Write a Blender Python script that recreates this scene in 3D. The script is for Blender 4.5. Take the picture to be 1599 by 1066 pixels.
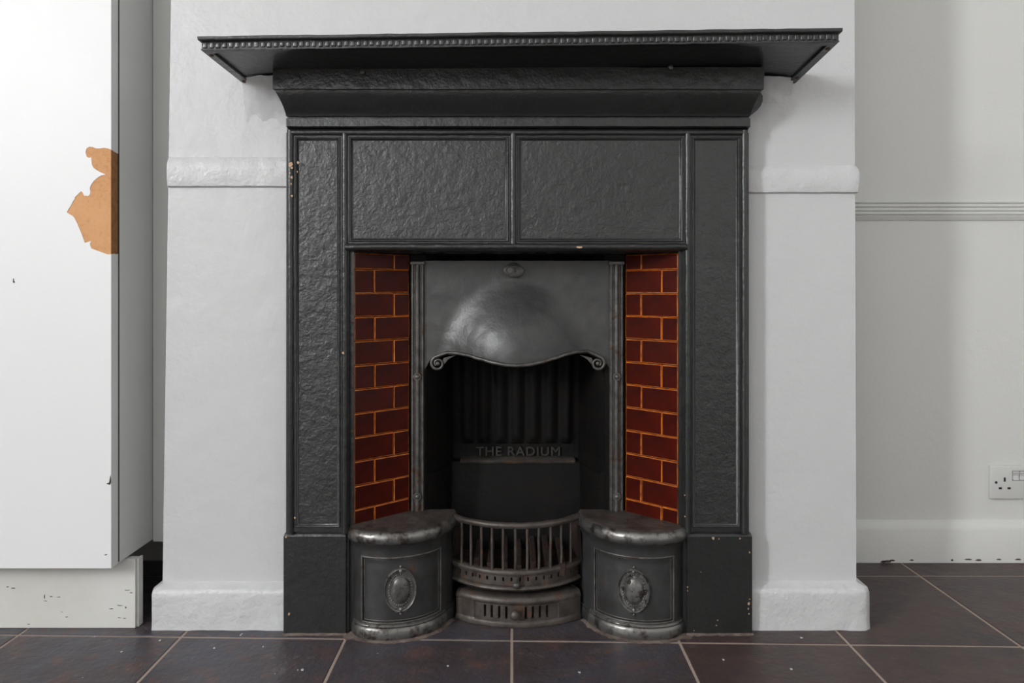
import bpy, bmesh, math, random
from math import sin, cos, pi, sqrt
from mathutils import Vector, noise

random.seed(7)
for o in list(bpy.data.objects):
    bpy.data.objects.remove(o)
sc = bpy.context.scene
C = sc.collection

# ------------------------------------------------------------------ camera
F, H, D0 = 1147.0, 0.695, 1.53          # focal length (px), eye height, distance to the chimney breast
cam = bpy.data.cameras.new('camera')
camo = bpy.data.objects.new('camera', cam)
C.objects.link(camo)
cam.sensor_width = 36
cam.lens = F * 36 / 1599
cam.shift_y = -78 / 1599
cam.clip_start = 0.02
camo.location = (0, -D0, H)
camo.rotation_euler = (pi / 2, 0, 0)
sc.camera = camo

# ------------------------------------------------------------------ light and exposure
w = bpy.data.worlds.new('daylight')
w.use_nodes = True
w.node_tree.nodes['Background'].inputs[0].default_value = (0.86, 0.93, 1, 1)
w.node_tree.nodes['Background'].inputs[1].default_value = 1.0
sc.world = w
vs = sc.view_settings
sc.display_settings.display_device = 'sRGB'
vs.view_transform = 'Standard'
vs.look = 'None'
vs.gamma = 1
vs.use_curve_mapping = False
vs.exposure = -0.04
ZC = 3.4                                 # ceiling height
WX, XR, YR = -3.7, 2.0, -5.2             # left wall, right wall, wall behind the camera
WIN = (-4.1, -3.4, 1.65, 3.05)           # window opening in the left wall: y0, y1, z0, z1
FILLR = (-2.4, -1.1, 0.9, 2.3)            # opening added in the rear wall for an unseen fill light: x0, x1, z0, z1
def area(name, loc, rot, sx, sy, power, col):
    l = bpy.data.lights.new(name, 'AREA')
    l.shape = 'RECTANGLE'; l.size = sx; l.size_y = sy; l.energy = power; l.color = col
    o = bpy.data.objects.new(name, l); C.objects.link(o)
    o.location = loc; o.rotation_euler = rot
    return o
area('left_window_daylight', (WX - 0.12, (WIN[0] + WIN[1]) / 2, (WIN[2] + WIN[3]) / 2), (0, -pi / 2, 0),
     WIN[3] - WIN[2], WIN[1] - WIN[0], 290, (0.98, 0.99, 1))
area('added_rear_fill', ((FILLR[0] + FILLR[1]) / 2, YR - 0.12, (FILLR[2] + FILLR[3]) / 2), (pi / 2, 0, 0),
     FILLR[1] - FILLR[0], FILLR[3] - FILLR[2], 18, (0.98, 0.99, 1))  # unseen rear lamp, added as soft frontal fill

# ------------------------------------------------------------------ measuring and mesh helpers
def Y(d): return d - D0
def X(px, d): return (px - 800) * d / F
def Z(py, d): return H - (py - 455) * d / F

def obj(name, bm, mats, parent=None, smooth=None, kind=None):
    me = bpy.data.meshes.new(name)
    bmesh.ops.remove_doubles(bm, verts=bm.verts, dist=1e-6)
    bmesh.ops.recalc_face_normals(bm, faces=bm.faces)
    bm.to_mesh(me); bm.free()
    if not isinstance(mats, (list, tuple)): mats = [mats]
    for m in mats: me.materials.append(m)
    if smooth is not None:
        for p in me.polygons: p.use_smooth = True
        me.set_sharp_from_angle(angle=math.radians(smooth))
    o = bpy.data.objects.new(name, me)
    C.objects.link(o)
    if parent: o.parent = parent
    if kind: o['kind'] = kind
    return o

def thing(name, label, cat, loc=(0, 0, 0), group=None):
    o = bpy.data.objects.new(name, None)
    C.objects.link(o)
    o['label'] = label; o['category'] = cat
    if group: o['group'] = group
    o.empty_display_size = 0.05
    return o

def box(bm, x0, x1, y0, y1, z0, z1, bev=0.0, seg=2, mi=0):
    vs_ = [bm.verts.new(p) for p in [(x0, y0, z0), (x1, y0, z0), (x1, y1, z0), (x0, y1, z0),
                                     (x0, y0, z1), (x1, y0, z1), (x1, y1, z1), (x0, y1, z1)]]
    fs = [bm.faces.new([vs_[i] for i in f]) for f in
          [(0, 3, 2, 1), (4, 5, 6, 7), (0, 1, 5, 4), (1, 2, 6, 5), (2, 3, 7, 6), (3, 0, 4, 7)]]
    for f in fs: f.material_index = mi
    if bev:
        es = list({e for f in fs for e in f.edges})
        bmesh.ops.bevel(bm, geom=es, offset=bev, segments=seg, affect='EDGES', profile=0.5)
    return vs_

def loft(bm, rings, closed_u=False, closed_v=False, cap0=False, cap1=False, mi=0):
    V = [[bm.verts.new(p) for p in r] for r in rings]
    n = len(V[0])
    last = len(V) if closed_v else len(V) - 1
    for i in range(last):
        a, b = V[i], V[(i + 1) % len(V)]
        for j in range(n if closed_u else n - 1):
            k = (j + 1) % n
            try:
                f = bm.faces.new((a[j], a[k], b[k], b[j])); f.material_index = mi
            except ValueError: pass
    if cap0: bm.faces.new(V[0][::-1]).material_index = mi
    if cap1: bm.faces.new(V[-1]).material_index = mi
    return V

def tube(bm, pts, r, n=10, caps=True):
    pts = [Vector(p) for p in pts]
    rings = []
    up = Vector((0, 0, 1))
    for i, p in enumerate(pts):
        t = (pts[min(i + 1, len(pts) - 1)] - pts[max(i - 1, 0)]).normalized()
        a = t.cross(Vector((0.0123, 1, 0.003))).normalized()
        if a.length < .5: a = t.cross(up).normalized()
        b = t.cross(a).normalized()
        rr = r[i] if isinstance(r, (list, tuple)) else r
        rings.append([p + a * rr * cos(2 * pi * k / n) + b * rr * sin(2 * pi * k / n) for k in range(n)])
    loft(bm, rings, closed_u=True, cap0=caps, cap1=caps)

def ball(bm, c, r, sx=1, sy=1, sz=1, u=14, v=8):
    rings = []
    for i in range(v + 1):
        t = -pi / 2 + pi * i / v
        rings.append([(c[0] + r * sx * cos(t) * cos(2 * pi * j / u), c[1] + r * sy * cos(t) * sin(2 * pi * j / u),
                       c[2] + r * sz * sin(t)) for j in range(u)])
    loft(bm, rings, closed_u=True)

def catmull(P, per=8):
    out = []
    n = len(P)
    for i in range(n - 1):
        p0, p1, p2, p3 = P[max(i - 1, 0)], P[i], P[i + 1], P[min(i + 2, n - 1)]
        for k in range(per):
            t = k / per
            out.append(tuple(0.5 * (2 * b + (c - a) * t + (2 * a - 5 * b + 4 * c - d) * t * t + (3 * b - a - 3 * c + d) * t ** 3)
                             for a, b, c, d in zip(p0, p1, p2, p3)))
    out.append(tuple(P[-1]))
    return out

def jitter(bm, amp, freq, seed=0.0, test=None):
    for v in bm.verts:
        if test and not test(v.co): continue
        q = v.co * freq + Vector((seed, seed * 1.7, 0))
        v.co += Vector((noise.noise(q), noise.noise(q + Vector((9, 3, 1))), noise.noise(q + Vector((2, 8, 5))))) * amp

# ------------------------------------------------------------------ materials
def mat(name, col, rough=0.5, metal=0.0, bump=None, vary=None, rust=None, spec=None, coat=0.0):
    """bump: list of (scale, strength, distance, detail); vary: (scale, second colour, amount, lo, hi); rust: (colour, scale, lo, hi, rough)"""
    m = bpy.data.materials.new(name)
    m.use_nodes = True
    nt = m.node_tree; N = nt.nodes; L = nt.links
    b = N['Principled BSDF']
    b.inputs['Base Color'].default_value = (*col, 1)
    b.inputs['Roughness'].default_value = rough
    b.inputs['Metallic'].default_value = metal
    if spec is not None: b.inputs['Specular IOR Level'].default_value = spec
    if coat:
        b.inputs['Coat Weight'].default_value = coat; b.inputs['Coat Roughness'].default_value = 0.08
    tc = N.new('ShaderNodeTexCoord')
    def ramp(fac, lo, hi):
        r = N.new('ShaderNodeMapRange'); r.inputs[1].default_value = lo; r.inputs[2].default_value = hi
        L.new(fac, r.inputs[0]); return r.outputs[0]
    def nz(scale, detail=4, rgh=0.6, off=0.0, stretch=None):
        n = N.new('ShaderNodeTexNoise'); n.inputs['Scale'].default_value = scale
        n.inputs['Detail'].default_value = detail; n.inputs['Roughness'].default_value = rgh
        mp = N.new('ShaderNodeMapping'); mp.inputs['Location'].default_value = (off, off * .7, off * 1.3)
        if stretch: mp.inputs['Scale'].default_value = stretch
        L.new(tc.outputs['Object'], mp.inputs[0]); L.new(mp.outputs[0], n.inputs['Vector'])
        return n.outputs['Fac']
    colsock = None
    def mix(fac, a, bcol):
        x = N.new('ShaderNodeMix'); x.data_type = 'RGBA'
        L.new(fac, x.inputs[0])
        if a is None: x.inputs[6].default_value = (*col, 1)
        else: L.new(a, x.inputs[6])
        x.inputs[7].default_value = (*bcol, 1)
        return x.outputs[2]
    if vary:
        for i, (s, c2, lo, hi) in enumerate(vary if isinstance(vary, list) else [vary]):
            colsock = mix(ramp(nz(s, 6, .65, off=3.1 + i * 5), lo, hi), colsock, c2)
    if rust:
        rc, s, lo, hi, rr = rust
        f = ramp(nz(s, 8, .7, off=11), lo, hi)
        colsock = mix(f, colsock, rc)
        q = N.new('ShaderNodeMapRange'); L.new(f, q.inputs[0])
        q.inputs[3].default_value = rough; q.inputs[4].default_value = rr
        L.new(q.outputs[0], b.inputs['Roughness'])
        if metal:
            q2 = N.new('ShaderNodeMapRange'); L.new(f, q2.inputs[0])
            q2.inputs[3].default_value = metal; q2.inputs[4].default_value = 0.0
            L.new(q2.outputs[0], b.inputs['Metallic'])
    if colsock: L.new(colsock, b.inputs['Base Color'])
    prev = None
    for i, bb in enumerate(bump or []):
        s, st, dist, det = bb[:4]
        bn = N.new('ShaderNodeBump'); bn.inputs['Strength'].default_value = st; bn.inputs['Distance'].default_value = dist
        L.new(nz(s, det, .55, off=20 + 7 * i, stretch=bb[4] if len(bb) > 4 else None), bn.inputs['Height'])
        if prev: L.new(prev, bn.inputs['Normal'])
        prev = bn.outputs[0]
    if prev: L.new(prev, b.inputs['Normal'])
    return m

M = {}
M['wall'] = mat('white_wall_paint', (0.56, 0.563, 0.566), 0.42, bump=[(12, .55, .006, 3), (40, .4, .0025, 3), (130, .5, .0010, 3)])
M['alcove'] = mat('grey_wall_paint', (0.66, 0.66, 0.635), 0.6, bump=[(20, .3, .003, 3), (220, .5, .0006, 2)])
M['room'] = mat('pale_wall_paint', (0.82, 0.82, 0.81), 0.7)
M['skirt'] = mat('white_gloss_lumpy', (0.58, 0.583, 0.586), 0.4, bump=[(24, .8, .008, 4), (150, .6, .0012, 3)])
M['ceil'] = mat('ceiling_white', (0.75, 0.75, 0.74), 0.9)
M['iron'] = mat('black_iron_paint', (0.015, 0.0160, 0.0155), 0.30, bump=[(55, .6, .0028, 4), (200, .5, .0009, 3)],
                vary=(9, (0.021, 0.022, 0.0215), .35, .75), spec=.6)
M['panel'] = mat('black_iron_paint_crackled', (0.018, 0.0190, 0.0185), 0.33, bump=[(62, .9, .0032, 5), (170, .8, .0012, 4)],
                 vary=(12, (0.025, 0.026, 0.0255), .35, .7), spec=.6)
M['hood'] = mat('hood_black_lead', (0.055, 0.056, 0.056), 0.38, metal=.35, bump=[(60, .4, .0022, 5), (220, .4, .0006, 3)],
                vary=(16, (0.075, 0.075, 0.073), .4, .7))
M['chip'] = mat('flaked_paint_undercoat', (0.50, 0.33, 0.21), .8)
M['worn'] = mat('worn_cast_iron', (0.135, 0.128, 0.12), 0.42, metal=.5, bump=[(80, .4, .0015, 5), (300, .4, .0005, 3)],
                vary=(30, (0.055, 0.053, 0.050), .4, .65), rust=((0.055, 0.026, 0.014), 26, .56, .66, .8))
M['polish'] = mat('polished_iron_edge', (0.22, 0.215, 0.205), 0.34, metal=.8, bump=[(90, .35, .0012, 5)],
                  vary=(45, (0.07, 0.06, 0.055), .5, .62), rust=((0.06, 0.028, 0.015), 30, .58, .66, .8))
M['hobtop'] = mat('rusty_hob_plate', (0.050, 0.040, 0.036), 0.42, metal=.1, bump=[(50, .8, .003, 5)],
                  vary=(24, (0.095, 0.078, 0.070), .42, .62), rust=((0.075, 0.038, 0.026), 22, .6, .7, .8))
M['hobbody'] = mat('hob_dark_iron', (0.055, 0.055, 0.055), 0.42, metal=.3, bump=[(90, .35, .0012, 4), (300, .3, .0005, 3)],
                   vary=(20, (0.035, 0.034, 0.033), .4, .65), rust=((0.06, 0.03, 0.018), 18, .64, .70, .8))
M['grate'] = mat('rusty_grate_iron', (0.095, 0.082, 0.072), 0.45, metal=.4, bump=[(90, .5, .0015, 5)],
                 vary=(40, (0.05, 0.040, 0.034), .4, .65), rust=((0.085, 0.038, 0.02), 34, .56, .66, .85))
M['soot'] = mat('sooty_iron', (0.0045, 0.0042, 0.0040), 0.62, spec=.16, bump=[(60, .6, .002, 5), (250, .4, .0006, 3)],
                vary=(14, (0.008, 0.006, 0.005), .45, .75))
M['firebrick'] = mat('burnt_firebrick', (0.035, 0.015, 0.009), 0.9, bump=[(50, .8, .004, 5)],
                     vary=(22, (0.012, 0.010, 0.009), .4, .7))
M['glaze'] = mat('oxblood_glaze', (0.074, 0.0070, 0.0030), 0.2, spec=.13, bump=[(22, .25, .002, 2)],
                 vary=(11, (0.030, 0.005, 0.004), .35, .7))
M['amber'] = mat('amber_glaze_edge', (0.62, 0.17, 0.022), 0.2, vary=(40, (0.20, 0.035, 0.007), .42, .66), spec=.4)
M['joint'] = mat('dark_tile_joint', (0.035, 0.012, 0.007), .8)
M['lami'] = mat('white_laminate', (0.77, 0.77, 0.775), 0.45, bump=[(3, .05, .004, 2)])
M['lamiside'] = mat('grey_white_carcass_laminate', (0.74, 0.75, 0.73), 0.5, bump=[(260, .15, .0004, 2)])
M['mdf'] = mat('raw_chipboard_face', (0.60, 0.31, 0.14), .85, bump=[(160, .4, .0008, 4)],
               vary=[(130, (0.46, 0.22, 0.09), .5, .72), (9, (0.66, 0.36, 0.17), .4, .7)])
M['mdfedge'] = mat('raw_chipboard_edge', (0.33, 0.15, 0.05), .9, bump=[(200, .5, .001, 4)], vary=(90, (0.22, 0.09, 0.03), .45, .7))
M['plinth'] = mat('scuffed_plinth_board', (0.66, 0.66, 0.63), .5, vary=[(5, (0.60, 0.595, 0.55), .4, .7)],
                  rust=((0.10, 0.095, 0.09), 21, .705, .73, .7))
M['dark'] = mat('dark_scuff_and_gap_shade', (0.03, 0.022, 0.02), .8)  # scuffs and chips; also painted shade in gaps and holes
M['grout'] = mat('floor_grout', (0.42, 0.33, 0.27), .9, bump=[(200, .4, .0008, 3)], vary=(7, (0.36, 0.28, 0.23), .4, .7))
M['tile'] = mat('dark_slate_tile', (0.060, 0.045, 0.047), 0.42, bump=[(14, .6, .008, 5), (80, .7, .002, 5)],
                vary=[(6, (0.062, 0.060, 0.074), .40, .62), (19, (0.105, 0.062, 0.056), .52, .66), (42, (0.15, 0.135, 0.142), .60, .76)])
M['tile2'] = mat('dark_brown_slate_tile', (0.066, 0.043, 0.039), 0.45, bump=[(14, .6, .008, 5), (80, .7, .002, 5)],
                 vary=[(7, (0.045, 0.034, 0.036), .42, .65), (22, (0.085, 0.048, 0.038), .54, .68), (45, (0.10, 0.085, 0.082), .62, .76)])
M['plastic'] = mat('socket_plastic', (0.60, 0.60, 0.585), .35)
M['plaster'] = mat('lumpy_plaster', (0.60, 0.60, 0.60), .7, bump=[(45, .9, .005, 5)])
M['mortar'] = mat('hearth_mortar', (0.17, 0.13, 0.11), .9, bump=[(70, .9, .003, 5)], vary=(40, (0.07, 0.05, 0.042), .4, .65))
M['screw'] = mat('rusty_screw', (0.12, 0.065, 0.04), .6, metal=.2)

# ------------------------------------------------------------------ the room
YA = Y(1.90)            # alcove wall plane
bm = bmesh.new()
box(bm, WX - .1, XR + .1, YR - .1, YA + .1, -0.10, -0.0014)
floor = obj('floor', bm, M['grout'], kind='structure')

def slab(name, *b, m='alcove'):
    bm = bmesh.new(); box(bm, *b)
    return obj(name, bm, M[m], kind='structure')
slab('wall_back', WX - .1, XR + .1, YA, YA + .1, 0, ZC)
slab('wall_right', XR, XR + .1, YR, YA, 0, ZC, m='room')
bm = bmesh.new()
for b in [(WX - .1, FILLR[0], 0, ZC), (FILLR[1], XR + .1, 0, ZC), (FILLR[0], FILLR[1], 0, FILLR[2]), (FILLR[0], FILLR[1], FILLR[3], ZC)]:
    box(bm, b[0], b[1], YR - .1, YR, b[2], b[3])
obj('wall_rear', bm, M['room'], kind='structure')
bm = bmesh.new()
for b in [(FILLR[0], FILLR[0] + .05, FILLR[2], FILLR[3]), (FILLR[1] - .05, FILLR[1], FILLR[2], FILLR[3]), ((FILLR[0] + FILLR[1]) / 2 - .03, (FILLR[0] + FILLR[1]) / 2 + .03, FILLR[2] + .05, FILLR[3] - .05),
          (FILLR[0] + .05, FILLR[1] - .05, FILLR[2], FILLR[2] + .05), (FILLR[0] + .05, FILLR[1] - .05, FILLR[3] - .05, FILLR[3])]:
    box(bm, b[0], b[1], YR - .08, YR - .03, b[2], b[3], bev=.004)
obj('added_fill_window', bm, M['skirt'], kind='structure')  # frame of the unseen opening added for the rear fill light
slab('ceiling', WX - .1, XR + .1, YR - .1, YA + .1, ZC, ZC + .1, m='ceil')
bm = bmesh.new()
for b in [(YR, WIN[0], 0, ZC), (WIN[1], YA, 0, ZC), (WIN[0], WIN[1], 0, WIN[2]), (WIN[0], WIN[1], WIN[3], ZC)]:
    box(bm, WX - .1, WX, b[0], b[1], b[2], b[3])
obj('wall_left', bm, M['room'], kind='structure')
bm = bmesh.new()
t = .05
for b in [(WIN[0], WIN[0] + t, WIN[2], WIN[3]), (WIN[1] - t, WIN[1], WIN[2], WIN[3]),
          (WIN[0] + t, WIN[1] - t, WIN[2], WIN[2] + t), (WIN[0] + t, WIN[1] - t, WIN[3] - t, WIN[3])]:
    box(bm, WX - .08, WX - .03, b[0], b[1], b[2], b[3], bev=.004)
obj('window_1', bm, M['skirt'], kind='structure')

# chimney breast: front face slightly out of plumb at its left edge, hole for the fireplace
XBL0, XBL1, XBR0, XBR1 = -.729, -.709, .7175, .713   # left edge at floor / at z=1.4, right edge likewise
def bl(z): return XBL0 + (XBL1 - XBL0) * z / 1.4
def br(z): return XBR0 + (XBR1 - XBR0) * z / 1.4
bm = bmesh.new()
hx0, hx1, hz = -.45, .47, 1.03
def face(bm, pts, mi=0):
    f = bm.faces.new([bm.verts.new(p) for p in pts]); f.material_index = mi; return f
zs = [0, .3, .6, hz, 1.4, 1.9, ZC]
for a, b in zip(zs[:-1], zs[1:]):
    if b <= hz + 1e-6:
        face(bm, [(bl(a), 0, a), (hx0, 0, a), (hx0, 0, b), (bl(b), 0, b)])
        face(bm, [(hx1, 0, a), (br(a), 0, a), (br(b), 0, b), (hx1, 0, b)])
        face(bm, [(hx0, 0, a), (hx0, .33, a), (hx0, .33, b), (hx0, 0, b)])
        face(bm, [(hx1, .33, a), (hx1, 0, a), (hx1, 0, b), (hx1, .33, b)])
    else:
        face(bm, [(bl(a), 0, a), (br(a), 0, a), (br(b), 0, b), (bl(b), 0, b)])
    face(bm, [(bl(a), YA, a), (bl(a), 0, a), (bl(b), 0, b), (bl(b), YA, b)])
    face(bm, [(br(a), 0, a), (br(a), YA, a), (br(b), YA, b), (br(b), 0, b)])
face(bm, [(hx0, 0, hz), (hx0, .33, hz), (hx1, .33, hz), (hx1, 0, hz)])
face(bm, [(hx0, .33, 0), (hx1, .33, 0), (hx1, .33, hz), (hx0, .33, hz)])
breast = obj('wall_center', bm, M['wall'], kind='structure')

def lump_rail(name, x0, x1, prof, mt, zoff0=0.0, zoff1=0.0, amp=.0015, wrapR=None, wrapL=None, seed=1.0, par=None):
    """moulding on the breast face; prof = [(protrusion, z)] top to bottom; wraps round an outer corner if asked"""
    bm = bmesh.new()
    rings = []
    n = max(8, int((x1 - x0) / .012))
    if wrapL is not None:
        rings.append([(x0 - p, wrapL, z + zoff0) for p, z in prof])
        rings.append([(x0 - p, -p * .3, z + zoff0) for p, z in prof])
    for i in range(n + 1):
        u = i / n
        x = x0 + (x1 - x0) * u
        zo = zoff0 + (zoff1 - zoff0) * u
        k = 0
        if wrapL is not None and i == 0: k = -1
        if wrapR is not None and i == n: k = .4
        rings.append([(x + k * p * .72, -p, z + zo) for p, z in prof])
    if wrapR is not None:
        rings.append([(x1 + p * .85, -p * .66, z + zoff1) for p, z in prof])
        rings.append([(x1 + p, -p * .1, z + zoff1) for p, z in prof])
        rings.append([(x1 + p, wrapR, z + zoff1) for p, z in prof])
    loft(bm, rings)
    jitter(bm, amp, 32, seed, test=lambda c: c.y < -.004)
    return obj(name, bm, M[mt], par, smooth=50, kind='structure')

# skirtings on the breast
sk = [(0.0, .092), (.004, .089), (.017, .0835), (.0215, .0805), (.0235, .074), (.0235, .062), (.0235, .045), (.0235, .02), (.024, 0.0)]
lump_rail('baseboard_left', -.7215, -.4625, sk, 'skirt', wrapL=.3, seed=2.0)
lump_rail('baseboard_right', .4865, .7175, [(p, z + .001 if z else 0) for p, z in sk], 'skirt', wrapR=.3, seed=5.0)
# dado blocks on the breast
zt, zb = Z(245, D0), Z(293, D0)
lump_rail('trim_1', bl(.95) + .001, -.4525, [(0, zt), (.003, zt - .004), (.009, zt - .014), (.010, zt - .03), (.009, zt - .05), (.007, zb + .003), (0.0, zb)], 'skirt', amp=.001, seed=8.0)
zt, zb = Z(258, D0), Z(302.5, D0)
lump_rail('trim_2', .4755, br(.95), [(0, zt), (.003, zt - .004), (.009, zt - .014), (.010, zt - .03), (.009, zt - .045), (.007, zb + .003), (0.0, zb)], 'skirt', amp=.001, wrapR=.3, seed=11.0)

# skirting and reeded dado rail of the right alcove
def rail(name, x0, x1, y, prof, mt):
    bm = bmesh.new()
    loft(bm, [[(x, y - p, z) for p, z in prof] for x in (x0, x1)])
    return obj(name, bm, M[mt], smooth=40, kind='structure')
zt = Z(813, 1.89)
rail('baseboard_back', br(0), XR, YA, [(0, zt), (.005, zt - .003), (.010, zt - .008), (.015, zt - .015), (.018, zt - .022), (.018, .0)], 'alcove')
z0 = Z(311.5, 1.885); k = 1.885 / F
pr = [(0, z0)]
for i in range(4):
    a = z0 - i * 6.0 * k; r_ = 3.0 * k
    for j in range(7):
        t = pi * j / 6
        pr.append((.006 + .005 * sin(t), a - r_ + r_ * .9 * cos(t)))
zq = z0 - 24 * k
pr += [(.011, zq - .001), (.010, zq - .004), (.006, zq - .008), (.004, zq - .012), (.0035, zq - .0125), (0, zq - .0135)]
trim3 = rail('trim_3', br(.9), XR, YA, pr, 'alcove')

# plaster dabbed between shelf and wall
def plaster(x0, x1, yf, zc, zlow, seed, sd):
    bm = bmesh.new(); rings = []
    for i in range(15):
        u = i / 14; x = x0 + (x1 - x0) * u
        e = 1.0 - .55 * (1 - u if sd < 0 else u) ** 4
        r = []
        for j in range(9):
            t = j / 8
            r.append((x, -yf * e * (1 - sin(t * pi / 2)) ** .8 + (.0015 if j > 6 else 0), zc - (zc - zlow * (1 if e > .8 else 1.012)) * (1 - cos(t * pi / 2))))
        rings.append(r)
    loft(bm, rings)
    jitter(bm, .004, 40, seed)
    return obj('plaster_dab', bm, M['wall'], breast, smooth=60)
plaster(-.556, -.452, .060, 1.128, 1.035, 3.3, -1)
plaster(.474, .582, .040, 1.132, 1.080, 7.3, 1)

# ------------------------------------------------------------------ floor tiles (each a piece of the floor)
TW = .333
def tile_corner(i, j):
    """crossing of line i (running away from us) and line j (running across); the cross joints are laid a touch askew"""
    x = i * TW - .0008
    base = {0: 1.463, 1: 1.797}.get(j, 1.463 + .3335 * j)
    slope = -.024 if j == 0 else (0.0 if j >= 1 else -.026)
    return x, Y(base + slope * x)
g = .0027
for j in range(-12, 2):
    for i in range(-8, 7):
        a, b, c, d = tile_corner(i, j), tile_corner(i + 1, j), tile_corner(i + 1, j + 1), tile_corner(i, j + 1)
        if j == 1:
            c = (c[0], YA); d = (d[0], YA)
        bm = bmesh.new()
        base = [(a[0] + g, a[1] + g), (b[0] - g, b[1] + g), (c[0] - g, c[1] - g), (d[0] + g, d[1] - g)]
        cx = sum(p[0] for p in base) / 4; cy = sum(p[1] for p in base) / 4
        dz = random.uniform(-.0003, .0003)
        rings = []
        for s, z in [(0, -.0035), (0, -.0012 + dz), (.0008, -.0003 + dz), (.002, dz)]:
            rings.append([(p[0] - math.copysign(s, p[0] - cx), p[1] - math.copysign(s, p[1] - cy), z) for p in base])
        loft(bm, rings, closed_u=True, cap1=True)
        brown = (i >= 1 and j >= 0) or (i >= 2) or random.random() < .12
        t_ = obj('floor_tile', bm, M['tile2' if brown else 'tile'], floor)

# ------------------------------------------------------------------ tall cabinet
cab = thing('tall_cabinet', 'tall white kitchen cabinet left of the chimney breast with a chipped door edge', 'cabinet')
DF = 1.46; XC = (174 - 800) * DF / F           # door face depth, its right edge
ZB = Z(887, DF)
CW = .60; ZT = ZC - .02
y0 = Y(DF); y1 = Y(DF + .0265)
bm = bmesh.new(); box(bm, XC - CW, XC - .0006, y0 + .0008, y1, ZB, ZT)
for f in bm.faces:
    if f.normal.x > .9 or f.calc_center_median().x > XC - .002: f.material_index = 1
door = obj('door', bm, [M['mdf'], M['mdfedge']], cab)
patch = [(620, 190), (600, 184), (578, 180), (555, 184), (535, 184), (515, 176), (497, 174), (482, 183), (476, 205), (482, 228),
         (495, 236), (508, 233), (509, 250), (511, 272), (520, 290), (535, 302), (560, 316), (582, 326), (588, 329), (560, 335), (542, 346),
         (520, 366), (507, 385), (500, 405), (504, 425), (500, 440), (488, 449), (476, 445), (468, 447), (462, 430), (452, 421),
         (436, 436), (414, 456), (419, 460), (405, 480), (398, 496), (385, 515), (372, 538), (390, 550), (404, 556), (415, 570),
         (430, 600), (455, 660), (472, 708), (490, 702), (507, 697), (500, 715), (508, 738), (540, 750), (600, 772), (620, 770)]
pp = [(X(px / 3.5533, DF), Z(180 + py / 3.5533, DF)) for px, py in patch]
pp[0] = (XC, pp[0][1]); pp[-1] = (XC, pp[-1][1])
outline = [(XC - CW, ZT), (XC - CW, ZB), (XC, ZB)] + pp[::-1] + [(XC, ZT)]
bm = bmesh.new()
a = [bm.verts.new((x, y0, z)) for x, z in outline]
b = [bm.verts.new((x, y0 + .0007, z)) for x, z in outline]
n = len(a)
for i in range(n):
    bm.faces.new((a[i], a[(i + 1) % n], b[(i + 1) % n], b[i]))
bmesh.ops.triangle_fill(bm, edges=[e for e in bm.edges if e.verts[0] in a and e.verts[1] in a], use_beauty=True)
bmesh.ops.triangle_fill(bm, edges=[e for e in bm.edges if e.verts[0] in b and e.verts[1] in b], use_beauty=True)
obj('door_facing', bm, M['lami'], door)
zpt, zpb = pp[0][1], pp[-1][1]
for za, zb_, ja in ((ZB, zpb, 1), (zpt, ZT, 0)):
    bm = bmesh.new()
    pts = [(y0 + .0007, za), (y1, za), (y1, zb_), (y0 + .0007, zb_)]
    if ja: pts = pts[:2] + [(y1, zb_ + .002), (y1 - .008, zb_ + .0005), (y0 + .012, zb_ + .0015), (y0 + .0007, zb_)]
    else: pts = [(y0 + .0007, za), (y0 + .012, za - .002), (y1, za - .0035)] + pts[2:]
    v0 = [bm.verts.new((XC - .0006, y, z)) for y, z in pts]; v1 = [bm.verts.new((XC, y, z)) for y, z in pts]
    bm.faces.new(v0); bm.faces.new(v1)
    for i in range(len(pts)): bm.faces.new((v0[i], v0[(i + 1) % len(pts)], v1[(i + 1) % len(pts)], v1[i]))
    obj('edging_strip', bm, M['lamiside'], door)
# small chips in the door facing
def flake(px, py, d, pts, m='dark', par=None, s=1.0, name='chip'):
    bm = bmesh.new(); x, z, y = X(px, d), Z(py, d), Y(d)
    u = d / F * s
    f0 = [bm.verts.new((x + a * u, y - .0005, z - b * u)) for a, b in pts]
    f1 = [bm.verts.new((x + a * u, y + .0003, z - b * u)) for a, b in pts]
    bm.faces.new(f0); bm.faces.new(f1)
    for i in range(len(pts)): bm.faces.new((f0[i], f0[(i + 1) % len(pts)], f1[(i + 1) % len(pts)], f1[i]))
    return obj(name, bm, M[m], par)
flake(22, 438, DF, [(-.8, -3), (.4, -3.4), (.3, 0), (2, 2.4), (1, 3.6), (-1.2, 3)], par=door)
flake(171, 750, DF, [(2, -9), (3, -2), (3, 3.5), (1, 7), (-.5, 6), (-4, 5.5), (-4, 4.5), (0, 3), (1, -3)], par=door)
flake(165.5, 866, DF, [(-2.5, 0), (1, -1), (3, -.6), (0, .8)], par=door)

bm = bmesh.new(); box(bm, XC - CW, XC, y1 + .003, YA - .002, ZB + .001, ZT)
obj('carcass', bm, M['lamiside'], cab)
bm = bmesh.new(); box(bm, XC - .02, XC + .0005, y1 - .0005, y1 + .0035, ZB + .003, ZT)
obj('door_gap_shade', bm, M['dark'], cab)  # dark strip painted for the shade in the gap behind the door
bm = bmesh.new(); box(bm, XC + .001, bl(.8) - .002, Y(1.628), Y(1.645), Z(845.5, 1.628), ZT, bev=.0006)
obj('filler_panel', bm, M['lamiside'], cab)
bm = bmesh.new()
box(bm, XC - CW, X(211.5, 1.5155), Y(1.5155), Y(1.5335), 0.0008, ZB - .002, bev=.0008)
obj('plinth_board', bm, M['plinth'], cab)
bm = bmesh.new()
box(bm, X(211.5, 1.5155) + .0001, X(219, 1.527), Y(1.522), Y(1.54), 0.0008, ZB - .002, bev=.0008)
obj('plinth_return', bm, M['plinth'], cab)
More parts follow.
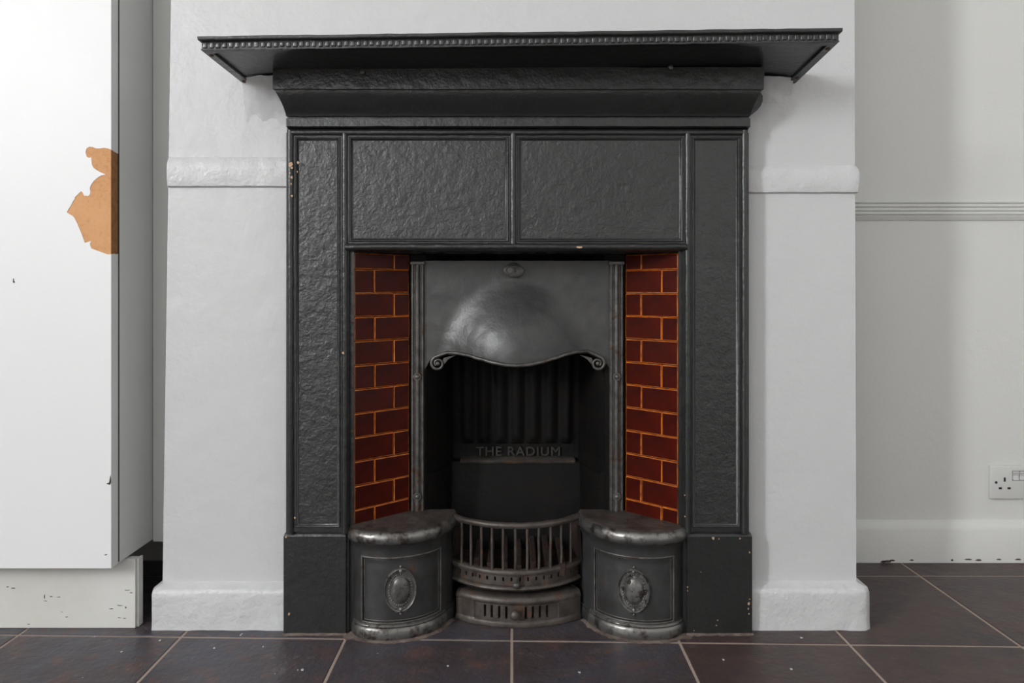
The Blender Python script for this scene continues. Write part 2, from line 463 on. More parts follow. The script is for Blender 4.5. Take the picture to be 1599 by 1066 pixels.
# scuff marks on the plinth
sc_marks = [(70, 932, 3, 14), (72, 938, 9, 2), (80, 931, 8, 2), (92, 932, 9, 2), (22, 918, 9, 3), (12, 916, 6, 2), (200, 921, 12, 2), (205, 925, 7, 2),
            (174, 950, 8, 2), (188, 945, 12, 2), (197, 948, 3, 5), (195, 965, 6, 2), (187, 964, 10, 1.5), (105, 963, 7, 2), (45, 974, 6, 1.2), (97, 955, 4, 2)]
bm = bmesh.new()
for (px, py, wpx, hpx) in sc_marks:
    x, z, u = X(px, 1.5155), Z(py, 1.5155), 1.5155 / F
    m_ = 7
    pts = [(x + u * wpx * .5 * cos(2 * pi * q / m_) * random.uniform(.5, 1), z + u * hpx * .4 * sin(2 * pi * q / m_) * random.uniform(.4, 1) + u * 2 * cos(2 * pi * q / m_) * random.uniform(-1, 1) * .3) for q in range(m_)]
    bm.faces.new([bm.verts.new((a_, Y(1.5155) - .0002, b_)) for a_, b_ in pts])
o = obj('scuff_marks', bm, M['dark'], cab, kind='stuff')

# ------------------------------------------------------------------ socket
so = thing('double_socket', 'white double power socket low on the grey alcove wall at right', 'socket')
sx0 = X(1547, 1.892); szt = Z(727, 1.892); szb = szt - .086; sx1 = sx0 + .146
bm = bmesh.new(); box(bm, sx0, sx1, YA - .009, YA + .001, szb, szt, bev=.003, seg=3)
obj('faceplate', bm, M['plastic'], so, smooth=40)
u = 1.8915 / F
for s_ in (0, 1):
    xo = s_ * .094
    for (px, py, w_, h_) in [(1569.4, 748.5, 3.2, 6.5), (1562.5, 762, 5, 3.2), (1576.2, 762, 5, 3.2)]:
        x, z = X(px, 1.891) + xo, Z(py, 1.891)
        bm = bmesh.new(); box(bm, x - w_ * u / 2, x + w_ * u / 2, YA - .0092, YA - .004, z - h_ * u / 2, z + h_ * u / 2)
        obj('pin_hole', bm, M['dark'], so)  # dark block, painted shade of the pin hole
    x = (sx0 + sx1) / 2 + (-.0165 if s_ == 0 else .001)
    zt_, zb_ = Z(735.5, 1.89), Z(749.8, 1.89)
    bm = bmesh.new(); box(bm, x - .0009, x + .0161, YA - .0093, YA - .004, zb_ - .0009, zt_ + .0009)
    obj('switch_gap', bm, M['dark'], so)  # dark backing paints the shaded gap round the rocker
    bm = bmesh.new()
    loft(bm, [[(xx, YA - .0085, zt_), (xx, YA - .013, zt_ - .002), (xx, YA - .0095, (zt_ + zb_) / 2), (xx, YA - .011, zb_ + .001), (xx, YA - .0085, zb_)] for xx in (x, x + .0152)], cap0=True, cap1=True)
    obj('switch', bm, M['plastic'], so)
for xx in (X(1556, 1.891), X(1556, 1.891) + .1195):
    bm = bmesh.new(); tube(bm, [(xx, YA - .0095, Z(753, 1.891)), (xx, YA - .004, Z(753, 1.891))], .0035, 12)
    obj('screw', bm, M['hobbody'], so)

# ------------------------------------------------------------------ fireplace
fp = thing('cast_iron_fireplace', 'black cast iron fireplace with oxblood tiled cheeks, hooded grate and deep mantel shelf', 'fireplace')
YP = Y(1.490)                   # panel plane
XL, XO0, XO1, XRR = -.4575, -.3314, .3476, .4797
ZL0 = Z(392, 1.48)              # underside of the lintel
ZR = 1.0167                     # axis of the top roll
ZPB = .205                      # top of the plinth blocks
RC = dict(a=-.4484, b=-.3386, c=.0019, d=.3553, e=.4703)   # vertical roll axes
R = .0064

def half_roll(bm, p0, p1, r, y, n=8, fl=0.8):
    """half-round bead lying on plane y, from p0 to p1 (x,z)"""
    d = Vector((p1[0] - p0[0], p1[1] - p0[1])).normalized(); q = Vector((-d[1], d[0]))
    rings = []
    m = max(2, int((Vector(p1) - Vector(p0)).length / .02))
    for i in range(m + 1):
        u_ = i / m
        cx = p0[0] + (p1[0] - p0[0]) * u_; cz = p0[1] + (p1[1] - p0[1]) * u_
        rings.append([(cx + q[0] * r * cos(pi * k / n), y - r * fl * sin(pi * k / n) , cz + q[1] * r * cos(pi * k / n)) for k in range(n + 1)])
    loft(bm, rings, cap0=True, cap1=True)

def rect_sweep(bm, x0, x1, z0, z1, y, prof, closed=True):
    rings = []
    for u_, v in prof:
        rings.append([(x0 + u_, y - v, z0 + u_), (x1 - u_, y - v, z0 + u_), (x1 - u_, y - v, z1 - u_), (x0 + u_, y - v, z1 - u_)])
    loft(bm, rings, closed_u=True)

MP = [(0, .003), (.0085, .003), (.0092, .0046), (.0104, .0056), (.0118, .0053), (.0128, .0040), (.0134, .0024), (.0150, .0014), (.0162, .0002), (.0162, -.002)]
def cell(x0, x1, z0, z1, par, pname, mname='moulding'):
    bm = bmesh.new(); box(bm, x0 + .004, x1 - .004, YP, YP + .004, z0 + .004, z1 - .004)
    p = obj(pname, bm, M['panel'], par)
    bm = bmesh.new(); rect_sweep(bm, x0, x1, z0, z1, YP, MP)
    obj(mname, bm, M['iron'], par, smooth=45)

# pilasters
for side, (xa, xb, ra, rb, pa, pb) in enumerate([(XL, XO0, RC['a'], RC['b'], -.4625, -.3365), (XO1, XRR, RC['d'], RC['e'], .3545, .4862)]):
    bm = bmesh.new(); box(bm, xa, xb, YP + .003, 0.0, 0, ZR + .002)
    pil = obj('pilaster', bm, M['iron'], fp)
    cell(ra, rb, ZPB + .004, ZR, pil, 'pilaster_panel')
    bm = bmesh.new()
    for rx in (ra, rb):
        edge = rx in (RC['a'], RC['e'])
        half_roll(bm, (rx, ZPB), (rx, ZR + (.004 if edge else 0)), R if not edge else .0068, YP - .002, fl=1.0)
        # solid strip behind the roll so the edge reads as one casting
    box(bm, xa, ra, YP - .002, YP + .004, ZPB, ZR)
    box(bm, rb, xb, YP - .002, YP + .004, ZPB, ZR)
    jitter(bm, .0008, 60, 4.0 + side)
    obj('roll_moulding', bm, M['iron'], pil, smooth=50)
    bm = bmesh.new()
    prof = [(0, -.003), (0, .0005), (-.001, .0015)]
    loft(bm, [[(pa + c, Y(1.487) - v + .0, z) for (c, z, v) in [(0, 0, 0), (0, ZPB - .006, 0), (.001, ZPB - .002, -.002), (.002, ZPB, -.004), (.002, ZPB, -.03)]]] +
             [[(pb - c, Y(1.487) - v + .0, z) for (c, z, v) in [(0, 0, 0), (0, ZPB - .006, 0), (.001, ZPB - .002, -.002), (.002, ZPB, -.004), (.002, ZPB, -.03)]]])
    box(bm, pa, pb, Y(1.487) + .0001, .001, 0.0, ZPB - .007)
    obj('plinth_block', bm, M['iron'], pil)
    # flakes of missing paint
    chips = [[(454, 257, 4.0), (456.5, 262, 2.2), (456, 277, 2.4), (455.5, 287, 1.4), (456.3, 306, 2), (466, 254, 2.2), (465, 268, 1.2), (536.5, 551, 2.2), (447, 838, 1.6), (452, 958, 2), (461, 808, 1.6), (453, 270, 1.3)],
             [(1114, 840, 2.3), (1123, 841, 1.3), (1156, 840.5, 1.6), (1171, 862, 1.5), (1169.5, 942, 2.2), (1169, 950, 1.6), (1170, 958, 1.3), (1121, 968, 1.2), (1119, 976, 1.2), (1084, 984, 1), (1095, 893, .8), (1074, 916, 1.4), (1074, 922, 1.0), (1070, 773, 1.0), (1070, 806, 1.1), (1171, 935, 1.2)]][side]
    for (px, py, r_) in chips:
        up = py < 833
        dd = 1.4873 if not up else 1.4795
        if px < 461 and up or (530 < px < 545) or (1060 < px < 1080 and up): dd = 1.4815
        pts = [(r_ * random.uniform(.55, 1.1) * cos(2 * pi * q / 7), r_ * 1.25 * random.uniform(.55, 1.1) * sin(2 * pi * q / 7)) for q in range(7)]
        flake(px, py, dd, pts, m='chip', par=pil, name='paint_chip')

# frieze
bm = bmesh.new(); box(bm, XL, XRR, YP + .003, 0, ZL0 + .004, 1.047)
fr = obj('frieze', bm, M['iron'], fp)
cell(RC['b'], RC['c'], .7867, ZR, fr, 'frieze_panel')
cell(RC['c'], RC['d'], .7867, ZR, fr, 'frieze_panel')
bm = bmesh.new()
half_roll(bm, (RC['a'], ZR), (RC['e'], ZR), R, YP - .002, fl=1.0)
half_roll(bm, (RC['c'], .7867), (RC['c'], ZR), R, YP - .002, fl=1.0)
jitter(bm, .0008, 60, 9.0)
obj('roll_moulding', bm, M['iron'], fr, smooth=50)
bm = bmesh.new()
rings = []
for i in range(41):
    x = XO0 - .006 + (XO1 - XO0 + .012) * i / 40
    rings.append([(x, YP - .002, .7867 + .007)] + [(x, YP - .003 - .009 * sin(t), .7850 + .0075 * cos(t)) for t in [pi * q / 10 for q in range(11)]] + [(x, YP + .01, .7765), (x, YP + .03, ZL0 - .002), (x, -.002, ZL0 - .002)])
loft(bm, rings, cap0=False)
jitter(bm, .0012, 55, 13.0)
obj('lintel_moulding', bm, M['iron'], fr, smooth=50)
flake(905, 386, 1.4762, [(-5, 0), (-3, -2), (0, -1.2), (4, -1.6), (5, .5), (1, 1.6), (-2, 1.2)], m='chip', par=fr, name='paint_chip')

# cornice (band, cove, fascia) swept round three sides
def three_side(bm, x0, x1, prof, yb=0.0, cap=True, nx=24):
    """prof: (lateral out, forward out measured from plane y, z)"""
    rings = []
    for lo, yo, z in prof:
        r = [(x0 - lo, yb, z)]
        for i in range(nx + 1):
            r.append((x0 - lo + (x1 - x0 + 2 * lo) * i / nx, yo, z))
        r.append((x1 + lo, yb, z))
        rings.append(r)
    loft(bm, rings)
bm = bmesh.new()
yf = Y(1.445)
cz = [(0.017, yf, 1.136), (.017, yf, 1.0935), (.0155, yf + .0015, 1.0918), (.014, yf + .003, 1.0915)]
for q in range(1, 10):
    t = q / 9 * pi / 2
    cz.append((.014 - .013 * sin(t), yf + .003 + .027 * (1 - cos(t)) ** .8 , 1.0915 - .041 * (t / (pi / 2))))
cz += [(.001, Y(1.476), 1.0475), (-.001, Y(1.482), 1.0465), (-.001, Y(1.482), 1.0445), (.0008, Y(1.4775), 1.0430), (.0008, Y(1.4775), 1.0275),
       (.0004, Y(1.4790), 1.0262), (0, Y(1.484), 1.0252), (0, YP, 1.0240)]
three_side(bm, XL + .004, XRR - .001, cz)
jitter(bm, .0010, 40, 17.0)
cor = obj('cornice', bm, M['iron'], fp, smooth=40)
for px, py in ((566.5, 112), (1048, 105)):
    bm = bmesh.new()
    d_ = 1.438
    tube(bm, [(X(px, d_), yf + .002, Z(py, d_)), (X(px, d_), yf - .004, Z(py, d_)), (X(px, d_), yf - .008, Z(py, d_)), (X(px, d_), yf - .0095, Z(py, d_))], [.0055, .0058, .0045, .001], 12)
    obj('screw', bm, M['worn'], cor, smooth=40)

# stub of the missing cornice return at the right end
bm = bmesh.new()
pr_ = [(X(a_, 1.488), Z(b_, 1.488)) for a_, b_ in [(1168, 143), (1186, 143), (1191, 150), (1191, 158), (1188, 166), (1182, 173), (1176, 178), (1168, 181)]]
loft(bm, [[(a_, y_, b_) for a_, b_ in pr_] for y_ in (-.001, Y(1.489), Y(1.486))], closed_u=True, cap0=True, cap1=True)
jitter(bm, .0015, 60, 3.0)
obj('return_stub', bm, M['iron'], cor, smooth=50)

# mantel shelf, a little out of level and square
SXL, SXR = -.5605, .5945
cornersz = {(0, 0): 1.1245, (0, 1): 1.1262, (1, 0): 1.1285, (1, 1): 1.1455}
def shelf(u_, t, z):
    """u_ metres from the left end, t 0 (wall) .. 1 (front)"""
    s = u_ / (SXR - SXL)
    yfront = Y(1.310 + .012 * s)
    zz = (cornersz[(0, 0)] * (1 - s) + cornersz[(1, 0)] * s) * (1 - t) + (cornersz[(0, 1)] * (1 - s) + cornersz[(1, 1)] * s) * t
    return (SXL + u_, yfront * t, zz + z)
LX = SXR - SXL; LYF = .22
prof = [(.0, .0238), (-.0005, .0225), (0, .0180), (.001, .0170), (.0045, .0165), (.0055, .0155), (.0050, .0148), (.0050, .0032),
        (.0038, .0028), (.0042, .0005), (.006, 0), (.0195, 0), (.0205, .0012), (.0215, .0050)]
bm = bmesh.new()
rings = []
nx = 48
for u_, z in prof:
    tt = 1 - u_ / LYF
    r = [shelf(u_, 0, z)]
    for i in range(nx + 1): r.append(shelf(u_ + (LX - 2 * u_) * i / nx, tt, z))
    r.append(shelf(LX - u_, 0, z))
    rings.append(r)
V = loft(bm, rings)
# top and recessed underside, as strips so they follow the warp
for row, z in ((V[0], None), (V[-1], None)):
    left, right = row[0], row[-1]
    prev = left
    for i in range(nx + 1):
        f = row[1 + i]
        co = Vector((f.co.x, 0, left.co.z + (right.co.z - left.co.z) * i / nx))
        b_ = left if i == 0 else (right if i == nx else bm.verts.new(co))
        if i > 0: bm.faces.new((prev, row[i], f, b_))
        prev = b_
jitter(bm, .0010, 35, 23.0)
sh = obj('mantel_shelf', bm, M['iron'], fp, smooth=40)
bm = bmesh.new()
vv = box(bm, -.0046, .0046, -.0022, .002, -.0052, .0052, bev=.0020, seg=2)
den0 = obj('dentil', bm, M['iron'], sh, smooth=60)
ND = 100
for i in range(ND):
    o = den0 if i == 0 else den0.copy()
    if i: C.objects.link(o)
    o.location = shelf(.0115 + (LX - .023) * i / (ND - 1) + random.uniform(-.0006, .0006), 1 - .0050 / LYF, .0090 + random.uniform(-.0004, .0004))
    o.rotation_euler = (random.uniform(-.06, .06), math.atan((.0193) / LX) * -1, 0)
    s = random.uniform(.88, 1.04); o.scale = (s, random.uniform(.55, 1.0), random.uniform(.92, 1.04))
for s, t in ((.012, .86), (.012, .12), (LX - .012, .84), (LX - .012, .14)):
    p = shelf(s, t, 0)
    bm = bmesh.new(); tube(bm, [(p[0], p[1], p[2] + .002), (p[0], p[1], p[2] - .0015), (p[0], p[1], p[2] - .0028)], [.0042, .0042, .002], 12)
    obj('screw', bm, M['screw'], sh, smooth=40)

# ---- cavity: flanges, tile cheeks, strips, hood
DB = 1.600
OL, IL = Vector((-.323, Y(1.503))), Vector((-.2224, Y(1.594)))
OR, IR = Vector((.340, Y(1.503))), Vector((.246, Y(1.594)))
bm = bmesh.new(); box(bm, -.42, .43, YP + .01, Y(1.64), .7745, .7795)
obj('cavity_top', bm, M['soot'], fp)
row0 = .6915; RH = .0494
for side, (O, I) in enumerate([(OL, IL), (OR, IR)]):
    sgn = 1 if side == 0 else -1
    bm = bmesh.new()
    bx = (XO0 - .008, -.3225) if side == 0 else (.3395, XO1 + .008)
    box(bm, bx[0], bx[1], Y(1.4995), Y(1.506), 0.0, .776)
    obj('cheek_flange', bm, M['iron'], fp)
    dv = (I - O); L = dv.length; dv.normalize()
    nrm = Vector((dv.y, -dv.x)) * 1
    if nrm.y > 0: nrm = -nrm          # faces the room
    bm = bmesh.new()
    q = [O - nrm * .004, I - nrm * .004, I - nrm * .02, O - nrm * .02]
    loft(bm, [[(p.x, p.y, z) for p in q] for z in (0.0, .776)], closed_u=True, cap0=True, cap1=True)
    tp = obj('tile_panel', bm, M['joint'], fp)
    ang = math.atan2(dv.y, dv.x)
    cache = {}
    def tile_mesh(wd, ht):
        key = (round(wd, 4), round(ht, 4))
        if key in cache: return cache[key]
        bm = bmesh.new()
        rings = []
        for ins, th in ((0, -.004), (0, -.0012), (.0005, -.0004), (.0016, 0.0)):
            rings.append([(ins, -th * -1 if False else -th, ins), (wd - ins, -th, ins), (wd - ins, -th, ht - ins), (ins, -th, ht - ins)])
        V = loft(bm, rings, closed_u=True, mi=1)
        rings2 = [(.0016, 0), (.0030, -.0002)]
        c = [bm.verts.new((x_, -.0002, z_)) for x_, z_ in ((.003, .003), (wd - .003, .003), (wd - .003, ht - .003), (.003, ht - .003))]
        for k_ in range(4):
            f = bm.faces.new((V[-1][k_], V[-1][(k_ + 1) % 4], c[(k_ + 1) % 4], c[k_])); f.material_index = 0
        bm.faces.new(c).material_index = 0
        cache[key] = bm
        me = bpy.data.meshes.new('tile')
        bmesh.ops.recalc_face_normals(bm, faces=bm.faces)
        bm.to_mesh(me); bm.free(); me.materials.append(M['glaze']); me.materials.append(M['amber'])
        cache[key] = me
        return me
    tA, tB = (.352, .705) if side == 0 else (.298, .685)
    first = None
    for k_ in range(-12, 2):
        z = row0 + k_ * RH
        hh = min(RH, .776 - z) - .0014
        if k_ == 1: hh = .773 - z
        t_ = tA if k_ % 2 == 0 else tB
        for (s0, s1) in ((0.0, t_), (t_, 1.0)):
            wd = (s1 - s0) * L - .0012
            me = tile_mesh(wd, hh)
            o = bpy.data.objects.new('tile', me); C.objects.link(o); o.parent = tp
            s_at = s0 * L + .0006
            base = O + dv * (s_at if side == 0 else s_at + wd)
            pr_ = random.uniform(-.0006, .0008)
            base = base + nrm * pr_
            o.location = (base.x, base.y, z + .0007 + random.uniform(-.0005, .0005))
            a_ = ang if side == 0 else ang + pi
            o.rotation_euler = (random.uniform(-.012, .012), random.uniform(-.006, .006), a_ + random.uniform(-.012, .012))
    # vertical reeded strip beside the hood
    sx = (X(643, DB), X(663, DB)) if side == 0 else (X(952, DB), X(973, DB))
    ztop = Z(409, DB)
    bm = bmesh.new()
    wd = sx[1] - sx[0]
    prof = [(0, .002), (0, -.006), (.06, -.008), (.16, -.008), (.24, -.004), (.30, -.004)]
    prof += [(.5 - .18 * cos(pi * q / 8), -.005 - .0065 * sin(pi * q / 8)) for q in range(9)]
    prof += [(.70, -.004), (.76, -.004), (.84, -.008), (.94, -.008), (1, -.006), (1, .002)]
    loft(bm, [[(sx[0] + wd * a_, Y(DB) + b_, z) for a_, b_ in prof] for z in (0.05, ztop - .006)], closed_u=True, cap0=True, cap1=True)
    st = obj('reeded_strip', bm, M['worn'], fp, smooth=40)
    bm = bmesh.new(); box(bm, sx[0] - .002, sx[1] + .002, Y(DB) - .012, Y(DB) + .004, ztop - .006, ztop + .001, bev=.001)
    obj('strip_cap', bm, M['worn'], st)
    for py in (588, 775):
        cxx = (sx[0] + sx[1]) / 2; zz = Z(py, DB - .012)
        bm = bmesh.new()
        tube(bm, [(cxx, Y(DB) - .009, zz), (cxx, Y(DB) - .0125, zz)], .0085, 14)
        ball(bm, (cxx, Y(DB) - .0135, zz), .0055, 1, .75, 1)
        obj('screw', bm, M['worn'], st, smooth=40)

# hood: flat plate swelling into a canopy, with a serpentine lower edge
xh0, xh1 = X(663, DB), X(952, DB); xhc = .0115
def bulge(x, z):
    u_ = (x - xhc) / .170; v = (z - .553) / .172
    if v < 0: v *= .5
    r = sqrt(u_ * u_ + v * v)
    if r >= 1: return 0.0
    return .066 * (1 - r * r) ** 1.75
edge_px = [(663, 578), (672, 562), (683, 554), (697, 550.5), (714, 551), (730, 554), (750, 560), (772, 566), (790, 569.5), (808, 570.5), (826, 569), (846, 565), (866, 559), (886, 552.5), (902, 549), (918, 548.5), (932, 552), (943, 560), (952, 574)]
def edge_z(x):
    # height of the lower edge at x, allowing for how far the canopy comes forward
    d = DB - bulge(x, .553)
    px = 800 + x * F / d
    for (a_, za), (b_, zb_) in zip(edge_px[:-1], edge_px[1:]):
        if px <= b_:
            t = max(0, (px - a_) / (b_ - a_)); t = t * t * (3 - 2 * t) * .4 + t * .6
            return Z(za + (zb_ - za) * t, d)
    return Z(edge_px[-1][1], d)
ztp = Z(407, DB)
bm = bmesh.new()
NXh, NZh = 72, 36
front = [[(xh0 + (xh1 - xh0) * i / NXh, 0, 0) for i in range(NXh + 1)] for j in range(NZh + 1)]
for th in (0.0, .004):
    rings = []
    for j in range(NZh + 1):
        r = []
        for i in range(NXh + 1):
            x = xh0 + (xh1 - xh0) * i / NXh
            ze = edge_z(x)
            z = ze + (ztp - ze) * j / NZh
            r.append((x, Y(DB) - bulge(x, z) + th, z))
        rings.append(r)
    loft(bm, rings)
jitter(bm, .0006, 50, 31.0)
hood = obj('hood', bm, M['hood'], fp, smooth=60)
pts = []
for i in range(0, 73):
    x = X(676, DB) + (X(941, DB) - X(676, DB)) * i / 72
    pts.append((x, Y(DB) - bulge(x, edge_z(x)) - .003, edge_z(x)))
# volute ends
def volute(cx, cz_, r0, y, a0, sgn, turns=1.35):
    out = []
    for q in range(30):
        t = q / 29
        a_ = a0 + sgn * turns * 2 * pi * t
        r_ = r0 * (1 - .62 * t)
        out.append((cx + r_ * cos(a_), y - .002 * t, cz_ + r_ * sin(a_)))
    return out
yv = Y(DB) - .005
cL = (X(684.5, DB), Z(567, DB)); cR = (X(933.5, DB), Z(567, DB)); rv = 11 * DB / F
mid = [p for p in pts if X(697, DB) < p[0] < X(921, DB)]
left = volute(cL[0], cL[1], rv, yv, math.radians(100), 1)[::-1]
right = volute(cR[0], cR[1], rv, yv, math.radians(80), -1)
path = left + mid + right
path = catmull(path, 2)
rad = []
for i in range(len(path)):
    e = min(i, len(path) - 1 - i)
    rad.append(.0018 + .0022 * min(1, e / 60))
bm = bmesh.new(); tube(bm, path, rad, 8)
for c_ in (cL, cR): ball(bm, (c_[0], yv - .001, c_[1]), .0052, 1, .8, 1)
# web of metal between volute and edge
for c_, s in ((cL, 1), (cR, -1)):
    w_ = [(c_[0] + s * .008, c_[1] + .002), (c_[0] + s * .013, c_[1] + .012), (c_[0] + s * .040, c_[1] + .019), (c_[0] + s * .022, c_[1] + .0085), (c_[0] + s * .012, c_[1] - .004)]
    v0 = [bm.verts.new((x, yv + .001, z)) for x, z in w_]; v1 = [bm.verts.new((x, yv + .004, z)) for x, z in w_]
    bm.faces.new(v0); bm.faces.new(v1)
    for i in range(5): bm.faces.new((v0[i], v0[(i + 1) % 5], v1[(i + 1) % 5], v1[i]))
obj('scroll_edge', bm, M['worn'], hood, smooth=60)
# damper tab
bm = bmesh.new()
tb = (X(802.5, DB - .015), Y(DB) - .014, Z(422, DB - .015)); rings = []
for yy, s in ((.003, .9), (0, 1), (-.0015, .9)):
    ring = []
    for q in range(24):
        a_ = 2 * pi * q / 24
        rr = 1 + (.18 if abs(a_ - pi / 2) < .3 else 0)
        ring.append((tb[0] + .0225 * s * cos(a_), tb[1] + yy, tb[2] + .0145 * s * rr * sin(a_)))
    rings.append(ring)
loft(bm, rings, closed_u=True, cap0=True, cap1=True)
tab = obj('damper_tab', bm, M['worn'], fp, smooth=50)
bm = bmesh.new()
rings = []
for q in range(21):
    a_ = 2 * pi * q / 20
    rings.append([(tb[0] + (.016 + .0012 * cos(c2)) * cos(a_), tb[1] - .0016 - .0012 * sin(c2), tb[2] + (.0095 + .0012 * cos(c2)) * sin(a_)) for c2 in [2 * pi * e / 6 for e in range(6)]])
loft(bm, rings, closed_u=True)
ball(bm, (tb[0] + .002, tb[1] - .002, tb[2]), .0035)
obj('tab_ornament', bm, M['worn'], tab, smooth=50)
bm = bmesh.new(); box(bm, tb[0] - .004, tb[0] + .003, tb[1] - .0005, Y(DB) + .01, tb[2] + .012, tb[2] + .018, bev=.001)
obj('tab_stem', bm, M['worn'], tab)

# ---- fireback: curved cheeks, fluted back, lettered band and ledge
bm = bmesh.new()
zsb = [.06 + .0095 * i for i in range(78)]
def back_plan(z):
    lean = -.045 * max(0, (z - .33)) / .4        # leans forward towards the throat
    flute = 1.0 if z > .345 else max(0, (z - .332) / .013)
    band = .332 >= z > .298
    yb_ = Y(1.755) + lean
    if z <= .296: yb_ = Y(1.725) - .03 * (.296 - z) / .2
    elif band: yb_ = Y(1.757)
    P = []
    for t in [q / 12 for q in range(13)]:           # left cheek
        x = -.191 + .050 * sin(t * pi / 2) ** 1.3
        y = Y(DB) + .006 + (yb_ - Y(DB) - .006) * (1 - cos(t * pi / 2)) ** .8
        P.append((x, y, z))
    n = 96
    for q in range(1, n):
        x = -.141 + (.301) * q / n
        f = (x + .126 + .0) / .0395
        win = min(1, max(0, (x + .135) / .02), max(0, (.155 - x) / .02))
        y = yb_ - .010 * flute * win * (0.5 - 0.5 * cos(2 * pi * f)) ** .7
        P.append((x, y, z))
    for t in [1 - q / 12 for q in range(13)]:
        x = .209 - .050 * sin(t * pi / 2) ** 1.3
        y = Y(DB) + .006 + (yb_ - Y(DB) - .006) * (1 - cos(t * pi / 2)) ** .8
        P.append((x, y, z))
    return P
levels = sorted(set(zsb + [.2955, .2965, .298, .332, .3325, .345]))
loft(bm, [back_plan(z) for z in levels])
jitter(bm, .0008, 50, 41.0)
fb = obj('fireback', bm, M['soot'], fp, smooth=50)
bm = bmesh.new(); box(bm, -.2, .22, Y(DB), Y(1.79), .79, .795); obj('throat_plate', bm, M['soot'], fb)
# side returns closing the gap behind the strips
bm = bmesh.new()
for (xa, xb) in ((-.222, -.187), (.203, .246)):
    box(bm, xa, xb, Y(DB) + .003, Y(DB) + .008, 0.0, .776)
obj('back_flange', bm, M['soot'], fb)
# ledge lip
bm = bmesh.new()
rings = []
for i in range(25):
    x = -.122 + .270 * i / 24
    rings.append([(x, Y(1.76), .302), (x, Y(1.722), .2995), (x, Y(1.719), .2965), (x, Y(1.721), .2925), (x, Y(1.76), .290)])
loft(bm, rings, cap0=True, cap1=True)
jitter(bm, .0012, 60, 3.0)
obj('ledge', bm, M['grate'], fb, smooth=50)
# raised lettering
cu = bpy.data.curves.new('lettering', 'FONT')
cu.body = 'THE RADIUM'; cu.size = .030; cu.extrude = .0022; cu.bevel_depth = .0004; cu.align_x = 'CENTER'; cu.space_character = 1.12
tmp = bpy.data.objects.new('tmp_text', cu); C.objects.link(tmp)
dg = bpy.context.evaluated_depsgraph_get()
me = bpy.data.meshes.new_from_object(tmp.evaluated_get(dg))
bpy.data.objects.remove(tmp)
me.materials.clear(); me.materials.append(mat('raised_letter_iron', (0.022, 0.020, 0.018), .5))
lt = bpy.data.objects.new('lettering', me); C.objects.link(lt); lt.parent = fb
xs = [v.co.x for v in me.vertices]; wtxt = max(xs) - min(xs)
lt.scale = (.200 / wtxt, 1, 1)
lt.rotation_euler = (pi / 2, 0, 0)
lt.location = (X(810, 1.75), Y(1.7525), .3040)

# fire bed seen through the bars
bed = bmesh.new(); box(bed, -.20, .22, Y(1.60), Y(1.73), .085, .100)
bedo = obj('fire_bed', bed, M['firebrick'], fp)
for i in range(7):
    x = -.075 + .030 * i
    bm = bmesh.new(); box(bm, x - .006, x + .006, Y(1.535), Y(1.70), .100, .122 + random.uniform(0, .01), bev=.002)
    jitter(bm, .002, 60, i * 1.3)
    obj('fire_bar', bm, M['firebrick'], bedo)
bm = bmesh.new()
rings = []
for i in range(9):
    t = i / 8
    rings.append([(.150 - .014 * t, Y(1.57 + .14 * t), .105), (.145 - .014 * t, Y(1.57 + .14 * t), .19 - .03 * t), (.165 - .01 * t, Y(1.57 + .14 * t), .20 - .03 * t)])
loft(bm, rings); jitter(bm, .003, 60, 5.5)
obj('side_brick', bm, M['firebrick'], bedo, smooth=50)
bm = bmesh.new()
rings = []
for i in range(9):
    t = i / 8
    rings.append([(-.130 + .014 * t, Y(1.57 + .14 * t), .105), (-.125 + .014 * t, Y(1.57 + .14 * t), .19 - .03 * t), (-.145 + .01 * t, Y(1.57 + .14 * t), .20 - .03 * t)])
loft(bm, rings); jitter(bm, .003, 60, 8.5)
obj('side_brick', bm, M['firebrick'], bedo, smooth=50)

# ---- front grate
def arc_sweep(bm, xc, yc, Rr, prof, a0, a1, n=40, cap=True):
    """prof: closed list of (radial out, z)"""
    rings = []
    for i in range(n + 1):
        a_ = a0 + (a1 - a0) * i / n
        rings.append([(xc + (Rr + dr) * sin(a_), yc - (Rr + dr) * cos(a_), z) for dr, z in prof])
    loft(bm, rings, closed_u=True, cap0=cap, cap1=cap)
gx, gR = .0075, .175; gy = Y(1.510) + gR
A = math.radians(52)
gr = bmesh.new()
arc_sweep(gr, gx, gy, gR, [(-.010, .207), (-.011, .2165), (-.006, .219), (0, .2185), (.003, .2155), (.0035, .211), (.001, .207)], -A, A)
jitter(gr, .0008, 60, 2.0)
grate = obj('front_grate', gr, M['grate'], fp, smooth=50)
bm = bmesh.new()
arc_sweep(bm, gx, gy, gR, [(-.010, .111), (-.010, .1215), (-.002, .1215), (.0015, .119), (.0025, .115), (.001, .111)], -A, A)
jitter(bm, .0008, 60, 6.0)
obj('lower_rail', bm, M['grate'], grate, smooth=50)
for k_, px in enumerate([721.5, 736, 752, 769, 786, 805, 823.5, 842, 860, 877, 891.5]):
    # find the angle whose projection is px
    a_ = -A
    best = min((abs(800 + F * (gx + (gR - .004) * sin(t_)) / (gy - (gR - .004) * cos(t_) + D0) - px), t_) for t_ in [(-A + 2 * A * q / 800) for q in range(801)])
    a_ = best[1]
    bm = bmesh.new()
    xx, yy = gx + (gR - .004) * sin(a_), gy - (gR - .004) * cos(a_)
    j1, j2 = random.uniform(-.0008, .0008), random.uniform(-.0008, .0008)
    tube(bm, [(xx, yy, .118), (xx + j1, yy, .15), (xx + j2, yy, .18), (xx, yy, .21)], .0030, 8)
    obj('bar', bm, M['grate'], grate, smooth=60)
